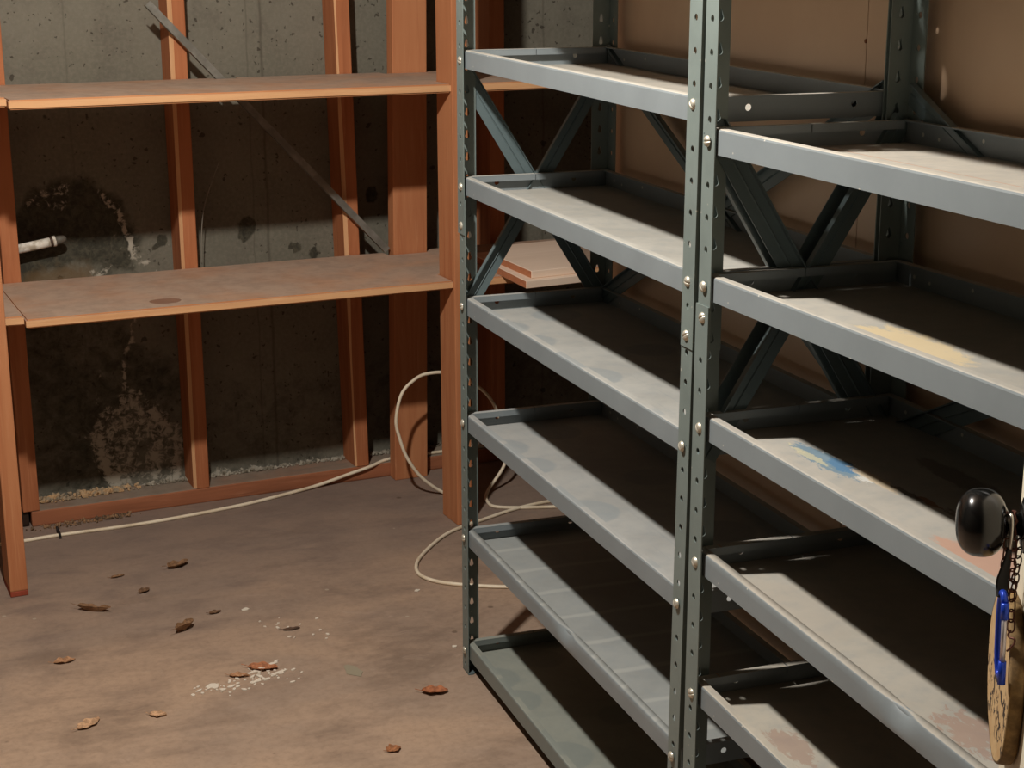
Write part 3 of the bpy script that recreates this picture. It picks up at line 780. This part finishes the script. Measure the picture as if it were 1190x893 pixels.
# wooden disc on a chain
DC = KP(.0064, .020, -.1325)                # disc centre
tagr = empty('wooden_disc_tag', DC - zz*.072)
o0 = tagr.location.copy()
Mdisc = frame_matrix(DC-o0, d, zz, nrm)
k = NT('sawn wood face'); v = k.obj()
k2 = k.noise(v, 60, 5, .65, .8); x, y, z = k.sep(v)
zm = k.smooth(z, .012, .06); mk = k.math('MULTIPLY', k.smooth(k.noise(v, 85, 3, .6, .5), .53, .56), k.math('MULTIPLY', k.smooth(z, .018, .03), k.smooth(z, .085, .07)))
c = k.mix(k.smooth(k2, .3, .7), sc(196,166,122), sc(176,142,98)); c = k.mix(mk, c, sc(40,28,20))
faceM = k.out(c, .7)
k = NT('disc bark'); v = k.obj((1, 1, 1)); n = k.noise(v, 45, 5, .7)
barkM = k.out(k.mix(k.smooth(n, .35, .65), sc(150,120,74), sc(104,80,46)), .8)
R_ = .0685; hole = Vector((-.006, .057))
bm = bmesh.new(); N = 64
def rad(i): return R_*(1+.02*math.sin(3*2*math.pi*i/N+1)+.012*math.sin(7*2*math.pi*i/N))
outer = [(rad(i)*math.cos(2*math.pi*i/N), rad(i)*math.sin(2*math.pi*i/N)) for i in range(N)]
hp = [(hole.x+.0035*math.cos(2*math.pi*i/12), hole.y+.0035*math.sin(2*math.pi*i/12)) for i in range(12)]
inn = [(p[0]*.965, p[1]*.965) for p in outer]
tri = geometry.tessellate_polygon([[Vector((*p, 0)) for p in inn], [Vector((*p, 0)) for p in hp]])
t2 = .0055
va = [bm.verts.new((*p, t2)) for p in inn+hp]; vb = [bm.verts.new((*p, -t2)) for p in inn+hp]
for t_ in tri: bm.faces.new([va[i] for i in t_]); bm.faces.new([vb[i] for i in t_[::-1]])
for i in range(12): bm.faces.new((va[N+i], va[N+(i+1) % 12], vb[N+(i+1) % 12], vb[N+i]))
for i in range(N): bm.faces.new((va[i], vb[i], vb[(i+1) % N], va[(i+1) % N]))
bmesh.ops.recalc_face_normals(bm, faces=bm.faces); bm.transform(Mdisc)
o = obj('wood_disc', bm, faceM, tagr); o['label'] = 'pale sawn face with dark burnt marks'
bm = bmesh.new()
ringsv = [[bm.verts.new((p[0]*s_, p[1]*s_, z_)) for p in outer] for s_, z_ in ((.966, t2+.0002),(.99, t2-.0002),(1.0, t2-.0014),(1.004,0),(1.0,-t2+.0014),(.966,-t2-.0002))]
for A_, B_ in zip(ringsv, ringsv[1:]):
    for i in range(N): bm.faces.new((A_[i], A_[(i+1) % N], B_[(i+1) % N], B_[i]))
bmesh.ops.recalc_face_normals(bm, faces=bm.faces); bm.transform(Mdisc)
o = obj('bark_rim', bm, barkM, tagr, smooth=True); o['label'] = 'brown bark rim'
# chain: a loop round the neck, then two strands of links down to the disc
loopc = KP(.0125, 0, 0)
bm = bmesh.new(); add_tube(bm, [loopc-o0 + (d*math.cos(2*math.pi*i/20)*.0105 + zz*(.0105*math.sin(2*math.pi*i/20)-.001)) + nrm*.001*math.sin(i*2.2) for i in range(20)], .0013, 8, closed=True)
obj('chain_loop', bm, M['rust_chain'], tagr, smooth=True)
def strand(p, q, n, w_=.0052):
    p, q = Vector(p), Vector(q); ax = (q-p)/n
    for i in range(n):
        c_ = p+ax*(i+.5); al = ax.normalized()
        base = (nrm if i % 2 == 0 else (nrm*.8-d*.6).normalized()); ac = (base-al*base.dot(al)).normalized()
        bm = bmesh.new(); add_tube(bm, [q_-o0 for q_ in link_pts(c_, al, ac, ax.length*1.28, w_, 14)], .00065, 6, closed=True)
        obj('chain_link', bm, M['rust_chain'], tagr, smooth=True)
strand(KP(.0172, -.0125, -.008), KP(.0197, -.021, -.036), 4)
strand(KP(.0135, -.0125, -.008), KP(.0131, -.036, -.0715), 9)
strand(KP(.0068, -.004, -.0105), KP(.0072, .0130, -.0730), 8)
bm = bmesh.new()
hk = [KP(.0131,-.036,-.0705), KP(.0150,-.037,-.0740), KP(.0140,-.039,-.0755), KP(.0111,-.042,-.0752), KP(.0108,-.043,-.0775), KP(.0125,-.044,-.0805), KP(.0160,-.044,-.0845)]
add_tube(bm, [p-o0 for p in catmull(hk, 5)], .0008, 8)
obj('hook', bm, M['rust_chain'], tagr, smooth=True)
tag(tagr, 'round wooden disc tag on a brown chain, hanging from the black door knob', 'tag')
# carabiner on a strap
cb = empty('carabiner', KP(.0195, -.034, -.1085)); o1 = cb.location.copy()
bm = bmesh.new(); add_tube(bm, [p-o1 for p in link_pts(KP(.0166, -.0125, -.0035), zz, (d+nrm*.25).normalized(), .030, .009, 24)], .0015, 8, closed=True)
o = obj('steel_link', bm, M['steel'], cb, smooth=True); o['label'] = 'bright steel link'
bm = bmesh.new()
sp = catmull([KP(.0164,-.0165,-.014), KP(.0172,-.0185,-.022), KP(.0197,-.0235,-.031), KP(.0212,-.0280,-.0385), KP(.0205,-.0330,-.0455)], 6)
ws = [.0016+.0030*min(1, i/14) for i in range(len(sp))]
rows = []
for i, p in enumerate(sp):
    p = p-o1; wv = (nrm*.92-d*.4).normalized(); tv = (d*.92+nrm*.4).normalized()
    rows.append([bm.verts.new(p+wv*ws[i]*a+tv*.0014*b) for a, b in ((-1,-.6),(-.8,-1),(.8,-1),(1,-.6),(1,.6),(.8,1),(-.8,1),(-1,.6))])
for A_, B_ in zip(rows, rows[1:]):
    for q in range(8): bm.faces.new((A_[q], A_[(q+1) % 8], B_[(q+1) % 8], B_[q]))
bm.faces.new(rows[0]); bm.faces.new(rows[-1][::-1]); bmesh.ops.recalc_face_normals(bm, faces=bm.faces)
o = obj('strap', bm, M['strap'], cb, smooth=True); o['label'] = 'black webbing strap'
acr = (d*.995+nrm*.06).normalized()
cen = KP(.0200, -.038, -.0740); tilt = nrm*.0010/.034
hgt = .066
zl = (zz + nrm*.028).normalized()
body = []
for i in range(33):      # open body: goes round all but the gate side
    a = math.radians(-128 + 256*i/32); ca, sa = math.cos(a), math.sin(a)
    body.append(cen + zl*(hgt/2)*(abs(sa)**.75)*(1 if sa > 0 else -1) + acr*(ca*.0105))
bm = bmesh.new(); add_tube(bm, [p-o1 for p in body], .0027, 10)
obj('carabiner_body', bm, M['blue'], cb, smooth=True)
for zc, ln in ((.0225, .012), (-.0265, .018)):
    bm = bmesh.new()
    add_tube(bm, [cen-acr*.0092+zl*(zc+ln/2)-o1, cen-acr*.0095+zl*(zc-ln/2)-o1], .0031, 10)
    obj('gate_end', bm, M['blue'], cb, smooth=True)
bm = bmesh.new(); add_tube(bm, [cen-acr*.0094+zl*.018-o1, cen-acr*.0094-zl*.019-o1], .0021, 10)
o = obj('gate', bm, M['gate'], cb, smooth=True); o['label'] = 'pale metal gate'
tag(cb, 'blue carabiner on a black strap and steel link, clipped at the door knob', 'carabiner')

# ------------------------------------------------------------------ litter on the floor
def leaf(x, y, L_, w_, rot, curl, label, colr, fold=.3, seed=0, name='dry_leaf', stem=True):
    bm = bmesh.new(); nu, nv = 16, 8; g = {}
    rs = random.Random(seed)
    for i in range(nu+1):
        u = i/nu
        half = w_/2*(math.sin(math.pi*u**.85)**.7)*(1+.14*math.sin(u*15+seed)) + .0006
        for j in range(nv+1):
            v = (j/nv*2-1)
            px = (u-.5)*L_; py = v*half
            h = abs(v)*half*fold*1.3 + curl*(2*u-1)**2*L_*.5 + .0022*noise.noise((u*5+seed, v*3, seed*1.7))
            h += curl*.3*L_*v*math.sin(u*5+seed)*.25
            g[i,j] = bm.verts.new((px, py*(1-.25*fold*abs(v)), h))
    zmin = min(v_.co.z for v_ in bm.verts)
    for v_ in bm.verts: v_.co.z -= zmin-.0007
    for i in range(nu):
        for j in range(nv): bm.faces.new((g[i,j], g[i+1,j], g[i+1,j+1], g[i,j+1]))
    bm.normal_update()
    bmesh.ops.solidify(bm, geom=list(bm.faces), thickness=.0005)
    if stem: 
        s0 = g[0,nv//2].co.copy() if g[0,nv//2].is_valid else Vector((-L_/2,0,.001))
        add_tube(bm, [s0, s0+Vector((-.25*L_, .06*L_, .002))], .0006, 5)
    k = NT('dry leaf'); n = k.noise(k.obj(), 160, 4)
    m = k.out(k.mix(k.smooth(n, .35, .7), colr, tuple(q*.55 for q in colr)), .8)
    return tag(obj(name, bm, m, loc=(x, y, 0), rotz=rot), label, 'leaf' if 'leaf' in name else 'scrap')
tan, brn, pale = sc(190,140,100), sc(150,112,78), sc(214,170,130)
leaf(.429,3.351,.054,.030,.5,.32,'curled brown leaf farthest from the camera, on the grey floor',brn,.5,1)
leaf(.232,3.158,.070,.018,-.5,.30,'long twisted dark brown leaf on the floor nearest the left post foot',brn,.9,2)
leaf(.390,3.000,.052,.024,.7,.42,'dark curled leaf in the middle of the open floor',brn,.9,3)
leaf(.154,2.928,.040,.022,.1,.10,'small flat tan leaf at the left, in front of the dark twisted leaf',tan,.3,4)
leaf(.171,2.648,.050,.026,.7,.06,'pale tan leaf lying nearest the camera at the left',pale,.2,5)
leaf(.289,2.643,.030,.020,-.4,.08,'tiny tan leaf fragment right of the nearest pale leaf',pale,.2,6)
leaf(.500,2.770,.056,.030,-.4,.14,'orange tan leaf lying among the white paint flakes',sc(186,120,80),.3,7)
leaf(.452,2.752,.036,.018,-.3,.12,'small tan leaf at the left edge of the white paint flakes',tan,.4,8)
leaf(.771,2.563,.048,.030,-.3,.20,'orange brown leaf on the floor just left of the metal rack foot',sc(178,110,70),.4,9)
leaf(.298,3.334,.030,.012,.3,.12,'thin dark leaf scrap beyond the twisted leaf',brn,.4,10)
leaf(.341,3.231,.030,.020,.8,.10,'small faint brown leaf scrap between the two farthest leaves',sc(128,94,66),.3,11)
leaf(.461,3.066,.026,.014,.3,.15,'tiny brown leaf crumb right of the dark curled leaf',sc(128,94,66),.4,12)
leaf(.643,2.380,.026,.024,.3,.06,'small orange leaf scrap at the front edge of the floor',sc(176,116,74),.2,13)
leaf(.589,2.932,.034,.012,.0,.05,'thin dark brown scrap right of the dark curled leaf',sc(92,66,48),.2,14)
# grey flat scrap
def flat_scrap(name, label, x, y, rx, ry, rot, colr, seed, cat, h=.0012, group=None):
    bm = bmesh.new(); rs = random.Random(seed); n = 13; pts = []
    for i in range(n):
        a = 2*math.pi*i/n; r = .72+.38*rs.random(); pts.append((rx*r*math.cos(a), ry*r*math.sin(a)))
    add_prism(bm, pts, 0, h)
    return tag(obj(name, bm, NT(name).out(colr, .8), loc=(x, y, .0003), rotz=rot), label, cat, group)
flat_scrap('grey_scrap', 'flat pale grey scrap lying on the middle of the floor', .655, 2.705, .016, .030, .2, sc(152,142,120), 3, 'scrap', .0008)
for x, y, r, lab in ((.880,3.040,.0065,'white speck on the floor below the cable loop'), (.866,2.743,.0055,'white speck on the floor left of the rack post'), (.522,3.062,.009,'white paint chip on the floor, alone beyond the flake cluster')):
    flat_scrap('paint_chip', lab, x, y, r, r*.8, .4, sc(224,214,196), int(x*1000), 'chip', .0016)
# uncountable flakes and crumbs
bm = bmesh.new(); rs = random.Random(11)
def flake(bm, x, y, rx, ry, rot, z=.0004):
    n = rs.randint(5, 9); pts = []
    for i in range(n):
        a = 2*math.pi*i/n; r = .6+.5*rs.random(); u, v = rx*r*math.cos(a), ry*r*math.sin(a)
        pts.append((x+u*math.cos(rot)-v*math.sin(rot), y+u*math.sin(rot)+v*math.cos(rot)))
    add_prism(bm, pts, z, z+.0009+rs.random()*.0012)
for x, y, rx, ry, rot in ((.397,2.727,.012,.010,.2),(.404,2.722,.010,.007,1),(.372,2.717,.009,.004,.6),(.470,2.757,.020,.004,.35),(.489,2.765,.018,.007,.45),(.520,2.785,.017,.005,.45),(.530,2.795,.006,.004,.4),(.524,2.742,.024,.005,.40),(.487,2.738,.010,.005,-.9),(.480,2.722,.012,.006,.7),(.497,2.722,.010,.005,.3),(.430,2.715,.010,.005,.5),(.413,2.706,.008,.004,-.4),(.540,2.695,.006,.003,0),(.432,2.738,.004,.006,.3),(.446,2.742,.003,.007,.5),(.474,2.740,.008,.003,.8)):
    flake(bm, x, y, rx, ry, rot)
for i in range(70):
    t = rs.random(); x = .37+.17*t+rs.gauss(0, .015); y = 2.71+.03*t+rs.gauss(0, .022)
    s_ = rs.uniform(.0012, .004); flake(bm, x, y, s_*rs.uniform(.8, 1.8), s_, rs.uniform(0, 3))
for (cx, cy) in ((.59,2.94),(.64,2.9),(.56,2.99)):
    for i in range(5):
        s_ = rs.uniform(.0015, .004); flake(bm, cx+rs.gauss(0, .02), cy+rs.gauss(0, .03), s_*1.5, s_, rs.uniform(0, 3))
tag(obj('paint_flakes', bm, NT('white paint flakes').out(sc(226,214,196), .8)), 'scatter of white paint flakes on the open floor', 'flakes', kind='stuff')
def lumps(name, label, spots, mat, n, seed, smin, smax):
    rs = random.Random(seed); bm = bmesh.new()
    for i in range(n):
        x, y, z, sx, sy = rs.choice(spots)
        px, py = x+rs.gauss(0, sx), y+rs.uniform(-sy, sy)
        s_ = rs.uniform(smin, smax)*(.5+rs.random())
        r = bmesh.ops.create_icosphere(bm, subdivisions=1, radius=s_, matrix=Matrix.Translation(W(px, py, z+s_*.95)))
        for v_ in r['verts']: v_.co += Vector((rs.gauss(0,1), rs.gauss(0,1), rs.gauss(0,1)))*s_*.22
        for v_ in r['verts']: v_.co.z = max(v_.co.z, z+.0001)
    return tag(obj(name, bm, mat), label, 'rubble', kind='stuff')
k = NT('sandy rubble'); mR = k.out(k.mix(k.smooth(k.noise(k.obj(), 60), .4, .6), sc(196,160,118), sc(158,142,118)), .95)
lumps('sandy_rubble', 'sandy crumbs heaped on the sole plate below the damp stain', [(.54,3.752,.038,.016,.02),(.62,3.755,.038,.035,.018),(.66,3.758,.038,.03,.016),(.70,3.760,.038,.03,.015)], mR, 330, 5, .0022, .0050)
k = NT('pale rubble'); mP = k.out(k.mix(k.smooth(k.noise(k.obj(), 60), .4, .6), sc(170,162,146), sc(128,120,104)), .95)
lumps('pale_rubble', 'pale salty crumbs lying along the foot of the concrete wall', [(.80+.035*i,3.766,.038,.02,.008) for i in range(22)], mP, 520, 6, .0018, .0040)
k = NT('plate foot crumbs'); mQ = k.out(k.mix(k.smooth(k.noise(k.obj(), 60), .4, .6), sc(150,116,84), sc(96,78,60)), .95)
lumps('floor_crumbs', 'brown crumbs on the floor along the front of the sole plate', [(.60,3.676,0,.06,.012),(.66,3.676,0,.03,.012),(.56,3.672,0,.04,.016)], mQ, 200, 8, .0012, .0034)

# ------------------------------------------------------------------ light
Ld = bpy.data.lights.new('ceiling bulb', 'POINT'); Ld.energy = 132; Ld.color = (1, .95, .88); Ld.shadow_soft_size = .033
Lo = bpy.data.objects.new('ceiling_bulb_light', Ld); Lo.location = (.16, 1.86, 2.03); col.objects.link(Lo)
w = bpy.data.worlds.new('World'); scene.world = w; w.use_nodes = True
w.node_tree.nodes['Background'].inputs[0].default_value = (1, .92, .82, 1); w.node_tree.nodes['Background'].inputs[1].default_value = .002

# ------------------------------------------------------------------ camera
F = 1875.1; YAW = .4377-TH; PIT = .2596; ROL = -.0017; Hc = 1.2874
f = Vector((math.sin(YAW)*math.cos(PIT), math.cos(YAW)*math.cos(PIT), -math.sin(PIT)))
r = Vector((math.cos(YAW), -math.sin(YAW), 0)); u = r.cross(f)
r2 = r*math.cos(ROL)+u*math.sin(ROL); u2 = -r*math.sin(ROL)+u*math.cos(ROL)
cam = bpy.data.cameras.new('Camera'); cam.sensor_fit = 'HORIZONTAL'; cam.sensor_width = 36; cam.lens = 36*F/1190
cam.clip_start = .05
co = bpy.data.objects.new('Camera', cam); col.objects.link(co)
co.matrix_world = frame_matrix(Vector((0,0,Hc)), r2, u2, -f)
scene.camera = co
scene.view_settings.view_transform = 'Standard'; scene.view_settings.look = 'None'
scene.view_settings.exposure = 0.0; scene.view_settings.gamma = 1.0; scene.view_settings.use_curve_mapping = False
